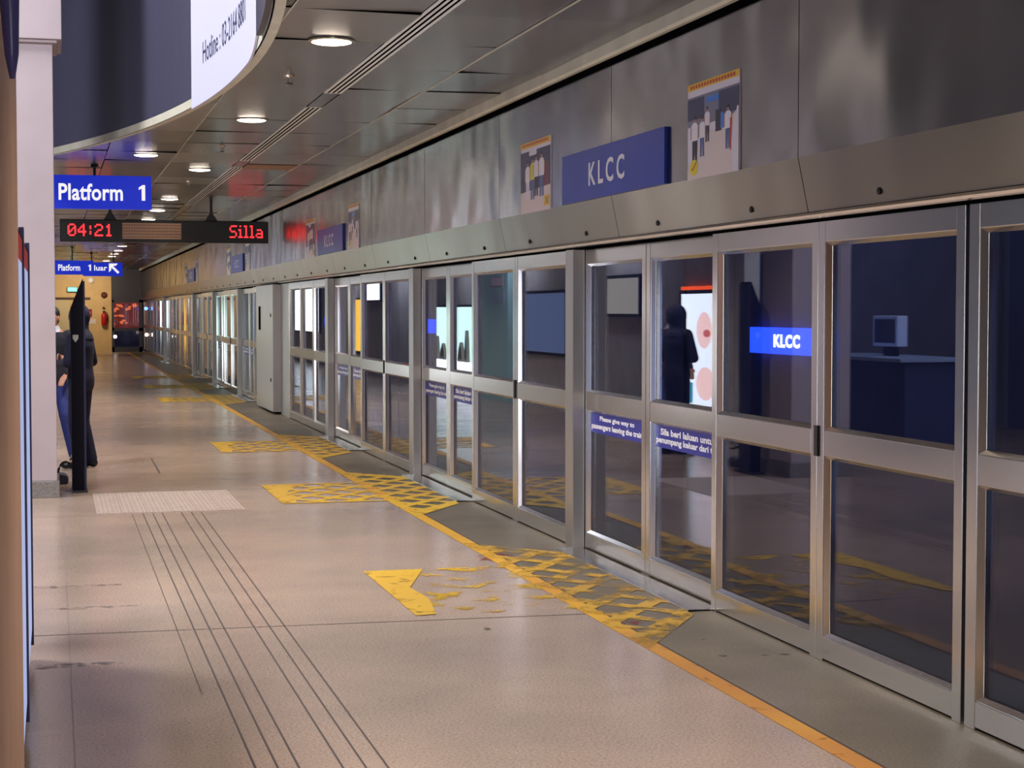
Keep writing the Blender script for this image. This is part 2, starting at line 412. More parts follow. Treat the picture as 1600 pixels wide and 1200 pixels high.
# ================================================================== PLATFORM SCREEN
ZT, ZM1, ZM0, ZB = 2.005, 1.108, .985, .118
def leaf_geom(g, y0, y1, X, st=.075, dep=.06, top=2.106):
    g.box(X, X+dep, y0, y0+st, 0, top); g.box(X, X+dep, y1-st, y1, 0, top)
    for z0, z1 in ((0.012, ZB), (ZM0, ZM1), (ZT, top)): g.box(X+.002, X+dep-.002, y0+st, y1-st, z0, z1)
    a, b, f, k, w_ = y0+st, y1-st, X+.003, X+.033, .020     # sloping beads round each opening
    for z0, z1 in ((ZB, ZM0), (ZM1, ZT)):
        g.prism([(f, a), (k, a+w_), (k, a)], 'z', z0, z1); g.prism([(f, b), (k, b), (k, b-w_)], 'z', z0, z1)
        g.prism([(f, z0), (k, z0), (k, z0+w_)], 'y', a, b); g.prism([(f, z1), (k, z1-w_), (k, z1)], 'y', a, b)
RIGHT = (0, -1, 0)
def leaf(kind, y0, y1, X, label, cat, group=None, words=None, st=.075, latch=None):
    t = thing(kind, (X+.03, (y0+y1)/2, 0), label, cat, group)
    gg = G(); leaf_geom(gg, y0, y1, X, st); obj('frame', gg, M['steel'], t, bevel=.003)
    for z0, z1 in ((ZB, ZM0), (ZM1, ZT)):
        obj('glass_pane', G().box(X+.034, X+.042, y0+st, y1-st, z0, z1), M['glass'], t)
    if words:
        s = obj('sticker', G().box(X+.031, X+.0335, y0+st+.003, y1-st-.003, ZM0-.155, ZM0-.004), M['navy_sticker'], t)
        s['label'] = 'navy blue notice strip with white words'
        yc = (y0+y1)/2; W = (y1-y0-2*st)
        lettering(words[0], (X+.0300, yc, ZM0-.055), W*words[2], .042, RIGHT, s, M['white'], bold=.035)
        lettering(words[1], (X+.0300, yc, ZM0-.112), W*words[3], .050, RIGHT, s, M['white'], bold=.035)
    if latch is not None:
        obj('latch', G().box(X-.010, X-.0005, latch-.018, latch+.018, ZM0-.005, ZM1+.02), M['black'], t, bevel=.002)
    return t
EN = ('Please give way to', 'passengers leaving the train.', .62, .93)
MS = ('Sila beri laluan untuk', 'penumpang keluar dari tren.', .80, .93)
ORD = ['nearest', 'second nearest', 'third nearest', 'fourth nearest', 'fifth nearest', 'sixth nearest', 'farthest']
XR = XS + .063
def sliding(y0, y1, k):
    ym = (y0+y1)/2
    leaf('platform_gate', ym+.004, y1+.05, XR, f'sliding glass door leaf with English notice in the {ORD[k]} train doorway', 'door', 'sliding platform door leaves', EN)
    leaf('platform_gate', y0-.05, ym-.004, XR, f'sliding glass door leaf with Malay notice in the {ORD[k]} train doorway', 'door', 'sliding platform door leaves', MS)
    tag(obj('threshold_strip', G().box(3.40, 3.58, y0-.02, y1+.02, 0, .012), M['steel_rail'], None, bevel=.003), f'metal threshold strip on floor of the {ORD[k]} train doorway', 'sill', 'metal door thresholds')
def post(y0, y1, where, X=XS-.025):
    tag(obj('steel_post', G().box(X, XS+.06, y0, y1, 0, 2.106), M['post'], None, bevel=.004), f'plain grey metal post of the platform screen {where}', 'post', 'posts of the platform screen')
sl = [(9.02, 11.60), (14.74, 17.18), (20.43, 22.80), (31.9, 34.4), (37.6, 40.0), (43.2, 45.8), (55.5, 58.0)]
for k, (a, b) in enumerate(sl): sliding(a, b, k)
PW = .19
def panels(y0, y1, n, where, names, latch=True):
    d = (y1-y0)/n
    for i in range(n):
        a, b = y0+i*d, y0+(i+1)*d
        la = None
        if latch and n == 2 and i == 0: la = b
        leaf('glass_screen', a+.002, b-.002, XS, f'steel framed glass, {names[i]} of {where}', 'glass panel', 'fixed glass panels of the platform screen', None, .07 if n == 2 else .06, la)
leaf('glass_screen', 3.45, 4.83, XS, 'steel framed glass panel closest to the camera, outside the right edge', 'glass panel', 'fixed glass panels of the platform screen', None, .07)
leaf('glass_screen', 4.85, 6.23, XS, 'steel framed glass panel cut off by the right edge of the photo', 'glass panel', 'fixed glass panels of the platform screen', None, .08)
two = ['right one', 'left one']
panels(6.26, 9.02, 2, 'the closest pair, reflecting a counter and a blue sign', two)
panels(11.60+PW, 14.74, 2, 'the pair between nearest and second train doorways', two)
post(11.60, 11.60+PW, 'left of the nearest train doorway')
panels(17.18+PW+.02, 20.43, 2, 'the pair between second and third train doorways', two)
post(17.18, 17.18+PW+.02, 'left of the second train doorway')
panels(22.80+PW+.05, 26.9, 3, 'the triple between third doorway and solid cabinet door', ['right one', 'middle one', 'left one'])
post(22.80, 22.80+PW+.05, 'left of the third train doorway')
post(26.9, 27.9, 'wide one beside the solid metal cabinet door', XS+.0)
# solid staff cabinet door
t = thing('staff_cabinet', (XS, 29.1, 0), 'tall solid brushed metal door with slot handle beyond the third doorway', 'door')
obj('door_leaf', G().box(XS-.13, XS+.10, 27.9, 30.25, .04, 2.10), M['post'], t, bevel=.005)
h = obj('handle', G().box(XS-.145, XS-.13, 29.6, 29.75, 1.35, 1.75), M['slot'], t); h['label'] = 'dark slot handle'
for zz in (.55, 1.6): obj('lock', G().lathe((XS-.13, 28.15, zz), [(.03, 0), (.03, -.012)], 12, 'x'), M['black'], t)
panels(30.35, 31.9, 1, 'the single beside the solid cabinet door', ['only one'])
panels(34.4+PW, 37.6, 2, 'the pair between fourth and fifth train doorways', two); post(34.4, 34.4+PW, 'left of the fourth train doorway')
panels(40.0+PW, 43.2, 2, 'the pair between fifth and sixth train doorways', two); post(40.0, 40.0+PW-.01, 'left of the fifth train doorway')
panels(45.8+PW+.2, 55.5, 6, 'the long row beyond the sixth train doorway', ['first from right', 'second from right', 'third from right', 'fourth from right', 'fifth from right', 'leftmost']); post(45.8, 45.8+PW+.2, 'left of the sixth train doorway')
panels(58.0+PW+.2, 71.6, 6, 'the dim far row by the end wall', ['first from right', 'second from right', 'third from right', 'fourth from right', 'fifth from right', 'leftmost']); post(58.0, 58.0+PW+.2, 'left of the farthest train doorway')
# end screen across the platform
t = thing('end_screen', (2.9, YEND-.3, 0), 'dark framed glass screen closing the far end of the platform', 'glass screen')
g = G()
for a, b in ((2.28, 2.38), (3.36, 3.5)): g.box(a, b, YEND-.35, YEND-.27, 0, 2.1)
for a, b in ((0, .2), (.85, .98), (2.0, 3.36)): g.box(2.28, 3.5, YEND-.35, YEND-.27, a, b)
obj('frame', g, mat('end_frame', (74, 72, 84), .45, .3), t)
obj('glass_pane', G().box(2.38, 3.36, YEND-.32, YEND-.31, .98, 2.0), M['glass'], t)
obj('glass_pane', G().box(2.38, 3.36, YEND-.32, YEND-.31, .2, .85), M['glass'], t)
t = thing('tunnel_advert', (2.9, YEND+.4, .9), 'red and orange lit picture seen through the glass end screen', 'advert')
obj('panel', G().box(2.3, 3.5, YEND+.40, YEND+.44, .95, 2.05), emi('ad_red', (150, 44, 26), .55), t)
g = G()
rnd = random.Random(5)
for i in range(14):
    x0 = rnd.uniform(2.32, 3.2); z0 = rnd.uniform(1.0, 1.9)
    g.quad([(x0, YEND+.395, z0), (x0+rnd.uniform(.08, .25), YEND+.395, z0+rnd.uniform(-.04, .06)), (x0+rnd.uniform(.1, .2), YEND+.395, z0+rnd.uniform(.06, .16)), (x0-.02, YEND+.395, z0+.08)])
obj('picture', g, emi('ad_orange', (255, 120, 60), 1.1), t)
struct('wall_tunnel_end', G().box(2.28, 3.66, YEND+.44, YEND+.5, 0, 3.4), M['tunnel'])
for (px, py, c, nm, lab) in ((228, 482, (90, 130, 255), 'signal_lamp', 'small blue white signal light near the far end of the screen'), (180, 526, (255, 240, 225), 'marker_lamp', 'small white marker light low on the end screen'), (229, 523, (255, 200, 170), 'marker_lamp', 'tiny warm marker light low at the far screen end')):
    d = ray(px, py); tt = (YEND-.357)/d.y if px < 200 else 3.47/d.x; p = Vector((0, 0, EYE))+d*tt
    gg = G().lathe((p.x, p.y, p.z), [(.05, .01), (.07, 0), (.07, -.03), (.04, -.06)], 14, 'y')
    if px > 200: gg.box(p.x, XS+.004, p.y-.02, p.y, p.z-.02, p.z+.02)
    tag(obj(nm, gg, emi(nm+str(px), c, 4)), lab, 'lamp')

# backlit station signs on the tunnel wall
for (a, b, lab) in ((14.75, 16.5, 'backlit blue KLCC sign seen through the closest glass panels'), (31.9, 33.6, 'backlit blue KLCC sign seen through the second train doorway'), (43.6, 45.3, 'backlit blue KLCC sign seen through the third train doorway')):
    t = thing('station_sign', (6.92, (a+b)/2, 1.25), lab, 'sign', 'backlit signs in the tunnel')
    obj('panel', G().box(6.90, 6.97, a, b, 1.25, 1.51), mat('blue_glow', (24, 50, 190), .4, 0, (34, 76, 255), 2.4), t)
    lettering('KLCC', (6.895, (a+b)/2-.05, 1.38), .62, .13, RIGHT, t, emi('letter_glow', (255, 255, 255), 4), bold=.05, spacing=1.15)

# ================================================================== SIGNS AND POSTERS ON THE FASCIA
def klcc(y0, y1, lab):
    t = thing('station_sign', (XF, (y0+y1)/2, 2.41), lab, 'sign', 'blue KLCC name signs on the fascia')
    obj('panel', G().box(XF-.022, XF, y0, y1, 2.412, 2.742), M['blue_sign'], t, bevel=.002)
    lettering('KLCC', (XF-.0235, (y0+y1)/2+.05, 2.575), .74, .155, RIGHT, t, M['white'], bold=.022, spacing=1.45)
PC = {k: mat('print_'+k, v, .35) for k, v in dict(white=(226, 220, 232), yellow=(232, 190, 60), red=(196, 66, 50), navy=(58, 60, 96), grey=(120, 122, 146), shirt=(232, 228, 236), skin=(176, 128, 112), jeans=(84, 96, 150), dark=(46, 44, 62), sky=(66, 130, 220), floor=(226, 210, 206), lime=(226, 214, 40), maroon=(120, 50, 70), hair=(40, 34, 40)).items()}
def poster(y0, y1, kind, lab, grp='printed posters on the fascia'):
    W = y1-y0; z0, H = 2.405, .525
    t = thing('poster', (XF, (y0+y1)/2, z0), lab, 'poster', grp)
    obj('sheet', G().box(XF-.006, XF, y0, y1, z0, z0+H), PC['white'], t)
    keys = list(PC); g = G(); dep = [0]
    def P(u, v): return (XF-.0065-dep[0], y1-u*W, z0+v*H)
    def poly(pts, c): dep[0] += .00006; g.quad([P(*p) for p in pts], keys.index(c))
    def rect(u0, u1, v0, v1, c): poly([(u0, v0), (u1, v0), (u1, v1), (u0, v1)], c)
    def oval(u, v, a, b, c): poly([(u+a*math.cos(i*math.pi/6), v+b*math.sin(i*math.pi/6)) for i in range(12)], c)
    def man(u, v, h, top, leg):
        w_ = h*.13
        poly([(u-w_*.75, v), (u-w_*.1, v), (u, v+h*.42), (u+w_*.2, v), (u+w_*.85, v), (u+w_*.8, v+h*.5), (u-w_*.8, v+h*.5)], leg)
        poly([(u-w_, v+h*.46), (u+w_, v+h*.46), (u+w_*1.1, v+h*.78), (u+w_*.5, v+h*.86), (u-w_*.5, v+h*.86), (u-w_*1.1, v+h*.78)], top)
        rect(u-w_*1.35, u-w_, v+h*.5, v+h*.76, 'skin'); rect(u+w_, u+w_*1.35, v+h*.5, v+h*.76, 'skin')
        oval(u, v+h*.92, w_*.42, h*.075, 'skin'); oval(u, v+h*.965, w_*.45, h*.045, 'hair')
    rect(.0, 1, .93, 1.0, 'yellow') if kind != 2 else rect(0, 1, .92, 1, 'yellow')
    for i in range(16): rect(.05+i*.056, .05+i*.056+.038, .945, .982, 'red')
    if kind == 1:
        rect(0, 1, .55, .86, 'grey'); rect(0, .34, .62, .84, 'navy'); rect(.62, 1, .60, .84, 'navy'); rect(.38, .62, .76, .82, 'sky')
        poly([(0, 0), (1, 0), (1, .62), (.62, .46), (.36, .46), (.1, .18), (0, .1)], 'floor')
        rect(.56, .68, .44, .66, 'dark'); rect(.66, .72, .46, .62, 'sky')
        man(.40, .36, .36, 'white', 'dark'); man(.30, .22, .42, 'shirt', 'jeans'); man(.15, .18, .48, 'shirt', 'dark')
        man(.80, .24, .44, 'shirt', 'jeans'); poly([(.86, .3), (.97, .64), (1, .64), (1, 0), (.9, 0)], 'white'); rect(.84, .87, .22, .54, 'red')
        oval(.14, .12, .085, .085, 'lime'); poly([(.08, .12), (.11, .08), (.2, .17), (.18, .18), (.11, .11)], 'red')
    else:
        rect(0, 1, .3, .87, 'navy'); rect(.3, .55, .8, .88, 'white'); poly([(0, 0), (1, 0), (1, .34), (0, .3)], 'floor')
        rect(.78, .95, .34, .66, 'maroon'); rect(.02, .12, .3, .5, 'dark')
        man(.25, .18, .56, 'shirt', 'white'); man(.42, .18, .6, 'lime', 'jeans'); man(.54, .22, .58, 'white', 'dark'); man(.72, .2, .62, 'shirt', 'jeans')
        rect(.80, .98, .06, .2, 'yellow'); poly([(.84, .08), (.86, .08), (.95, .18), (.93, .18)], 'dark'); poly([(.93, .08), (.95, .08), (.86, .18), (.84, .18)], 'dark')
    obj('print', g, [PC[k] for k in keys], t)
where = ['closest', 'second closest', 'third closest', 'fourth closest']
for k in range(4):
    d = 11.5*k
    klcc(9.47+d, 11.55+d, f'blue name sign reading KLCC on the fascia, {where[k]} to the camera')
    poster(8.38+d, 9.13+d, 1, f'poster of queueing people right of the {where[k]} KLCC name sign')
    poster(11.89+d, 12.70+d, 2, f'poster of a crowded group left of the {where[k]} KLCC name sign')

# small notices and things reflected from the hall side
def lit(name, y0, y1, z0, z1, m, lab, cat, X=-1.0, dep=.08, frame=True):
    t = thing(name, (X, (y0+y1)/2, z0), lab, cat)
    if frame:
        gg = G(); 
        gg.box(X, X+dep, y0-.05, y1+.05, z0-.05, z0); gg.box(X, X+dep, y0-.05, y1+.05, z1, z1+.05); gg.box(X, X+dep, y0-.05, y0, z0, z1); gg.box(X, X+dep, y1, y1+.05, z0, z1)
        obj('frame', gg, M['black'], t)
    obj('panel', G().box(X, X+dep-.015, y0, y1, z0, z1), m, t)
    return t
t = lit('advert_lightbox', 20.65, 22.05, .42, 1.90, emi('ad_white', (240, 246, 250), 4.5), 'white backlit advert with orange header reflected in the nearest doorway glass', 'advert')
g = G().box(-.94, -.93, 20.65, 22.05, 1.90, 2.0); o = obj('header', g, emi('ad_header', (255, 84, 30), 3.6), t)
g = G()
def ovalx(yc, zc, a, b, x): g.quad([(x, yc+a*math.cos(i*math.pi/9), zc+b*math.sin(i*math.pi/9)) for i in range(18)])
ovalx(21.2, 1.42, .28, .24, -.934); ovalx(21.15, .72, .34, .22, -.934); obj('face_print', g, emi('ad_skin', (252, 205, 190), 4), t)
g = G(); ovalx(21.1, 1.38, .13, .05, -.932); obj('lips_print', g, emi('ad_lips', (225, 110, 105), 3), t)
g = G().box(-.934, -.932, 21.6, 21.95, .45, .72); obj('product_print', g, emi('ad_teal', (70, 160, 190), 3), t)
# grazing lightboxes right beside the near pillar
for a, b, lab in ((5.75, 6.9, 'slim backlit advert box seen edge-on beside the beige pillar'), (7.15, 8.5, 'second slim backlit advert box seen edge-on behind the first')):
    t = thing('advert_lightbox', (-.25, (a+b)/2, 0), lab, 'advert')
    obj('case', G().box(-.40, -.125, a-.08, b+.08, .08, 2.0), M['black'], t, bevel=.008)
    obj('panel', G().box(-.125, -.114, a, b, .16, 1.86), emi('ad_pale', (180, 194, 240), .75), t)
    obj('side_rail', G().box(-.125, -.108, a-.08, a-.02, .08, 2.0), M['black'], t)
    o = obj('side_rail', G().box(-.125, -.106, b+.02, b+.08, .08, 2.0), mat('rail_navy', (44, 44, 96), .4), t)
    obj('header', G().box(-.125, -.113, a, b, 1.86, 1.95), emi('ad_hdr', (190, 40, 40), .4), t)
    obj('foot', G().box(-.36, -.16, a, b, 0, .08), M['black'], t)
for a, b, lab in ((9.2, 10.7, 'added white glowing box hidden behind the two slim advert boxes'),):  # unseen glowing box added to brighten the sloping glazing beads
    lit('advert_lightbox', a, b, .3, 1.95, emi('bead_glow', (236, 240, 255), 4), lab, 'advert', X=-.62, dep=.1)
tl = emi('teal_wall', (110, 145, 150), .55)
struct('wall_teal', G().box(-1.0, -.85, 30.5, 32.9, 0, 3.3), mat('teal', (170, 214, 216), .5, 0))
t = thing('notice', (-.85, 31.4, 2.13), 'red edged white notice high on the reflected teal pillar', 'notice')
obj('sheet', G().box(-.85, -.842, 30.85, 31.75, 2.13, 2.30), PC['white'], t)
g = G(); g.box(-.842, -.84, 30.85, 31.75, 2.29, 2.30); g.box(-.842, -.84, 30.85, 31.75, 2.13, 2.14); g.box(-.842, -.84, 30.85, 30.88, 2.14, 2.29); g.box(-.842, -.84, 31.72, 31.75, 2.14, 2.29)
obj('border', g, PC['red'], t)
t = thing('notice', (-.85, 31.3, 1.85), 'pale blue notice below the red edged one on the teal pillar', 'notice')
obj('sheet', G().box(-.85, -.842, 30.75, 31.9, 1.83, 2.0), mat('pale_blue', (180, 205, 230), .5), t)
lit('shop_screen', 27.1, 29.8, .97, 1.97, emi('scr', (110, 124, 160), 1.1), 'wide blue grey screen on the hall wall reflected in the glass', 'screen')
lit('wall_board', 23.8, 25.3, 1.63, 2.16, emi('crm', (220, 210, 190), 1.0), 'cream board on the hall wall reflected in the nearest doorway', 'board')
t = lit('shop_window', 33.4, 38.6, .62, 1.75, emi('shopwin', (205, 240, 228), 3.2), 'bright shop window reflected in the second train doorway', 'shop window')
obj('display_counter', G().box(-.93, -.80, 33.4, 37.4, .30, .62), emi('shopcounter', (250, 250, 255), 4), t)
g = G()
for (yc, h_, wd) in ((34.4, .65, .22), (34.9, .40, .4), (35.9, .55, .3), (36.6, .35, .5), (37.2, .5, .25)): g.prism([(yc-wd/2, .62), (yc+wd/2, .62), (yc+wd*.3, .62+h_*.6), (yc, .62+h_), (yc-wd*.25, .62+h_*.7)], 'x', -.92, -.85)
obj('goods', g, mat('goods', (120, 110, 96), .5), t)
lit('advert_lightbox', 46.4, 48.3, .55, 1.98, emi('gold', (250, 190, 60), 2.2), 'yellow backlit panel reflected in the third train doorway', 'advert')
lit('wall_lamp', 43.7, 46.0, 1.95, 2.4, emi('wl', (255, 255, 255), 3), 'wide white lamp high on the hall wall reflected in glass', 'lamp')
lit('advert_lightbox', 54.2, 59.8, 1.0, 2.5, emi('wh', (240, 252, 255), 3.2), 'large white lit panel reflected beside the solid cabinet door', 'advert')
# information counter in the hall (seen as a faint reflection in the closest panes)
t = thing('service_counter', (-2.1, 18.1, 0), 'service counter in the hall reflected in the closest glass panel', 'counter')
obj('body', G().box(-2.5, -1.7, 16.9, 19.4, 0, 1.12), mat('counter_body', (50, 58, 96), .5), t, bevel=.01)
obj('worktop', G().box(-2.55, -1.62, 16.85, 19.45, 1.12, 1.16), mat('counter_top', (150, 170, 210), .4), t, bevel=.005)
t = thing('monitor', (-2.1, 18.0, 1.16), 'white computer monitor on the reflected service counter', 'monitor')
obj('case', G().box(-2.15, -2.02, 17.7, 18.3, 1.27, 1.62), mat('monitor_case', (190, 200, 225), .4, 0, (130, 160, 230), .5), t, bevel=.01)
obj('screen', G().box(-2.02, -2.014, 17.75, 18.25, 1.31, 1.58), mat('monitor_screen', (50, 60, 110), .2), t)
obj('stand', G().box(-2.15, -2.05, 17.9, 18.1, 1.16, 1.27), M['black'], t)
tag(obj('hall_cabinet', G().box(-2.2, -1.6, 19.75, 20.8, 0, 2.4), mat('cab', (70, 96, 140), .5), None, bevel=.01), 'tall blue grey cabinet beside the reflected service counter', 'cabinet')

# ================================================================== FLOOR MARKINGS
def line_strip(g, poly, p, d, wd, z):
    n = Vector((-d[1], d[0])); P = Vector(p); D = Vector(d)
    q = [tuple(P-D*8+n*wd/2), tuple(P-D*8-n*wd/2), tuple(P+D*8-n*wd/2), tuple(P+D*8+n*wd/2)]
    for i in range(len(poly)):
        a, b = poly[i], poly[(i+1) % len(poly)]
        nx, ny = -(b[1]-a[1]), b[0]-a[0]
        q = clip(q, nx, ny, nx*a[0]+ny*a[1])
        if len(q) < 3: return
    g.quad([(x, y, z) for x, y in q])
def hatch(k, y):
    y0 = 9.26+y
    arm = [(1.91, y0), (2.84, y0), (2.84, y0+1.67), (1.91, y0+1.67)]
    trap = [(2.84, y0-1.21), (3.40, y0-.36), (3.40, y0+2.18), (2.84, y0+2.82)]
    t = thing('floor_hatching', (2.8, y0+.8, 0), f'yellow crosshatched exit marking on floor before the {ORD[k]} train doorway', 'floor marking', 'yellow hatched floor markings')
    c = math.cos(math.radians(52)); s = math.sin(math.radians(52))
    g = G(); z = .0030
    for i in range(-9, 10):
        line_strip(g, trap, (2.84, y0+.83+i*.45), (c, s), .10, z); line_strip(g, trap, (2.84, y0+.83+i*.45), (c, -s), .10, z+.0004)
    for i in range(4):
        a, b = Vector(trap[i]), Vector(trap[(i+1) % 4])
        if i in (1, 3): continue
        line_strip(g, trap, tuple(a), tuple((b-a).normalized()), .24, z+.0008)
    obj('crosshatch', g, M['yellow_worn'] if k == 0 else M['yellow'], t)
    g = G()
    for i in range(-6, 7):
        line_strip(g, arm, (2.4, y0+.83+i*.45), (c, s), .09, z); line_strip(g, arm, (2.4, y0+.83+i*.45), (c, -s), .09, z+.0004)
    for yy in (y0+.03, y0+1.64): line_strip(g, arm, (2, yy), (1, 0), .06, z+.0008)
    obj('arm_crosshatch', g, M['yellow_gone'] if k == 0 else M['yellow'], t)
    g = G(); g.quad([(1.91, y0, z+.0012), (2.03, y0+.02, z+.0012), (2.10, y0+.55, z+.0012), (2.07, y0+.95, z+.0012), (2.30, y0+1.67, z+.0012), (1.91, y0+1.67, z+.0012)])
    obj('end_band', g, M['yellow'], t)
for k, y in enumerate((0, 5.7, 11.3, 22.9, 28.6, 34.2)): hatch(k, y)
g = G()
for a, b in ((-6, 8.05), (8.05, 12.1), (12.1, 13.8), (13.8, 17.8), (17.8, 19.5), (19.5, 23.5), (23.5, 31), (31, YEND-2)):
    g.quad([(2.832, a, .0022), (2.928, a, .0022), (2.928, b, .0022), (2.832, b, .0022)])
tag(obj('safety_line', g, M['yellow_line']), 'long yellow orange safety line painted along the platform floor', 'floor marking')
g = G()
for i in range(6):
    x0 = .33+i*.204; g.box(x0, x0+.198, 14.6, 15.4, 0, .004); g.box(x0, x0+.198, 15.41, 16.25, 0, .004)
    for a in range(5):
        for b in range(40):
            cx, cy = x0+.02+a*.038, 14.62+b*.0405; g.box(cx-.011, cx+.011, cy-.011, cy+.011, .004, .0052)
tag(obj('tactile_paving', g, M['tactile']), 'pale studded tactile tiles at the end of the floor grooves', 'paving')

# ================================================================== CEILING FITTINGS
DL = [(518, 63), (393, 186), (312, 264), (265, 310), (246, 328), (232, 342), (191, 384), (185, 391), (179, 396), (175, 400), (166, 407), (162, 411), (172, 412), (228, 241)]
DLN = ['first of the ceiling row from the camera', 'second of the ceiling row', 'third of the ceiling row above the Platform 1 sign', 'fourth of the ceiling row right of the Platform 1 sign', 'fifth of the ceiling row right of the Platform 1 sign', 'sixth of the ceiling row just above the red display', 'largest of those seen under the red display', 'second of those seen under the red display', 'third of those seen under the red display', 'fourth of those seen under the red display', 'left one just above the far blue signs', 'leftmost and farthest above the far blue signs', 'right one just above the far blue signs', 'alone to the left of the ceiling row']
def downlight(x, y, lab, far=False, power=36):
    t = thing('downlight', (x, y, ZC), 'round warm recessed downlight, '+lab, 'downlight', 'round recessed downlights')
    R = .125
    obj('trim_ring', G().lathe((x, y, ZC), [(R, .0), (R+.022, .0), (R+.022, -.008), (R, -.012)], 28), M['chrome'], t)
    obj('lens', G().lathe((x, y, ZC), [(R-.002, -.002), (R-.002, -.014), (R*.85, -.019), (R*.5, -.025)], 28), M['lamp_far'] if far else M['lamp'], t, smooth=True)
    ld = bpy.data.lights.new('downlight', 'AREA'); ld.shape = 'DISK'; ld.size = .22; ld.energy = power; ld.color = (1, .85, .70); ld.spread = math.radians(125)
    lo = bpy.data.objects.new('downlight_lamp', ld); COL.objects.link(lo); lo.parent = t; lo.location = (0, 0, -.03)
for (px, py), lab in zip(DL, DLN):
    x, y = on_z(px, py, ZC); downlight(x, y, lab, y > 40, 36 if y < 40 else 6)
for y in (5.2, -.3, -5.8): downlight(1.68, y, f'in the part of the row above and behind the camera', power=36)
def diffuser(y0, y1, lab, xc=2.105, nslat=4):
    t = thing('air_diffuser', (xc, (y0+y1)/2, ZC), lab, 'air vent', 'linear air diffusers in the ceiling')
    w_ = .135; g = G()
    g.box(xc-w_/2, xc-w_/2+.020, y0, y1, ZC-.006, ZC+.0); g.box(xc+w_/2-.020, xc+w_/2, y0, y1, ZC-.006, ZC+.0)
    g.box(xc-w_/2, xc+w_/2, y0, y0+.012, ZC-.0055, ZC); g.box(xc-w_/2, xc+w_/2, y1-.012, y1, ZC-.0055, ZC)
    obj('frame', g, M['vent'], t)
    obj('backing', G().box(xc-w_/2+.014, xc+w_/2-.014, y0+.012, y1-.012, ZC-.003, ZC-.001), M['slot'], t)
    for i in range(2):
        xx = xc-w_/2+.0395+i*.038; obj('slat', G().box(xx, xx+.018, y0+.012, y1-.012, ZC-.0055, ZC-.0035), M['vent'], t)
diffuser(7.2, 13.35, 'long white slotted ceiling vent closest to the camera')
diffuser(14.3, 19.6, 'white slotted ceiling vent second from the camera')
diffuser(20.5, 28.0, 'white slotted ceiling vent third from the camera, above the red display')
for (px, py), lab in (((452, 122), 'small sprinkler head between the two nearest downlights'), ((347, 232), 'small sprinkler head between second and third downlights'), ((295, 287), 'small sprinkler head beyond the third downlight')):
    x, y = on_z(px, py-4, ZC)
    t = thing('sprinkler', (x, y, ZC), lab, 'sprinkler', 'sprinkler heads on the ceiling')
    obj('cup', G().lathe((x, y, ZC), [(.04, 0), (.034, -.012), (.012, -.018), (.012, -.05)], 14), M['chrome'], t)
    obj('deflector', G().lathe((x, y, ZC), [(.006, -.05), (.026, -.056), (.026, -.060)], 14), M['black'], t)
# amber strip panel set in the ceiling
p = on_z(385, 265, ZC); q = on_z(450, 262, ZC)
tag(obj('ceiling_strip', G().box(2.18, 2.76, 20.1, 20.75, ZC-.004, ZC-.001), mat('amber', (150, 96, 50), .4)), 'amber brown strip panel in the ceiling beside the second vent', 'panel')

# ---- hanging signs
def hang_sign(x0, x1, Y, z0, z1, lab, rods, texts, group=None):
    t = thing('hanging_sign', ((x0+x1)/2, Y, z0), lab, 'sign', group)
    obj('panel', G().box(x0, x1, Y-.04, Y+.04, z0, z1), M['blue_lit'], t, bevel=.004)
    for r in rods: obj('hanger', G().lathe((r, Y, z1), [(.016, 0), (.016, ZC-z1-.03), (.045, ZC-z1-.03), (.045, ZC-z1)], 12), M['black'], t)
    for s, cx, wd, h, b in texts:
        if s == '1':
            zz = z0+(z1-z0)*b-h/2; yy = Y-.0425
            obj('numeral', G().quad([(cx-.012, yy, zz), (cx+.028, yy, zz), (cx+.028, yy, zz+h), (cx-.002, yy, zz+h), (cx-.045, yy, zz+h*.84), (cx-.045, yy, zz+h*.68), (cx-.012, yy, zz+h*.78)]), M['white_lit'], t); continue
        lettering(s, (cx, Y-.0425, z0+(z1-z0)*b), wd, h, (1, 0, 0), t, M['white_lit'], bold=.022 if len(s) > 1 else .0, spacing=1.03)
    return t
hang_sign(-.02, 1.12, 20.6, 2.85, 3.235, 'blue hanging sign reading Platform 1, closest to the camera', [.48], [('Platform', .435, .72, .195, .50), ('1', 1.02, .075, .18, .50)])
hang_sign(.02, 1.05, 47.0, 2.62, 2.99, 'dim blue hanging sign reading Platform 1, far below the red display', [.5], [('Platform', .42, .56, .17, .5), ('1', .95, .07, .16, .5)])
t = hang_sign(.85, 1.98, 52.0, 2.68, 3.08, 'blue hanging exit sign reading Keluar with a white arrow', [1.1, 1.72], [('Keluar', 1.22, .64, .16, .60)])
ar = G(); y_ = 52-.0425
def arr(pts): ar.quad([(1.74+a*.30, y_, 2.90+b*.30) for a, b in pts])
arr([(-.5, .5), (.35, .5), (.15, .28), (-.28, .28), (-.28, -.15), (-.5, -.35)]); arr([(-.36, .2), (-.2, .36), (.5, -.34), (.34, -.5)])
obj('arrow', ar, M['white_lit'], t)

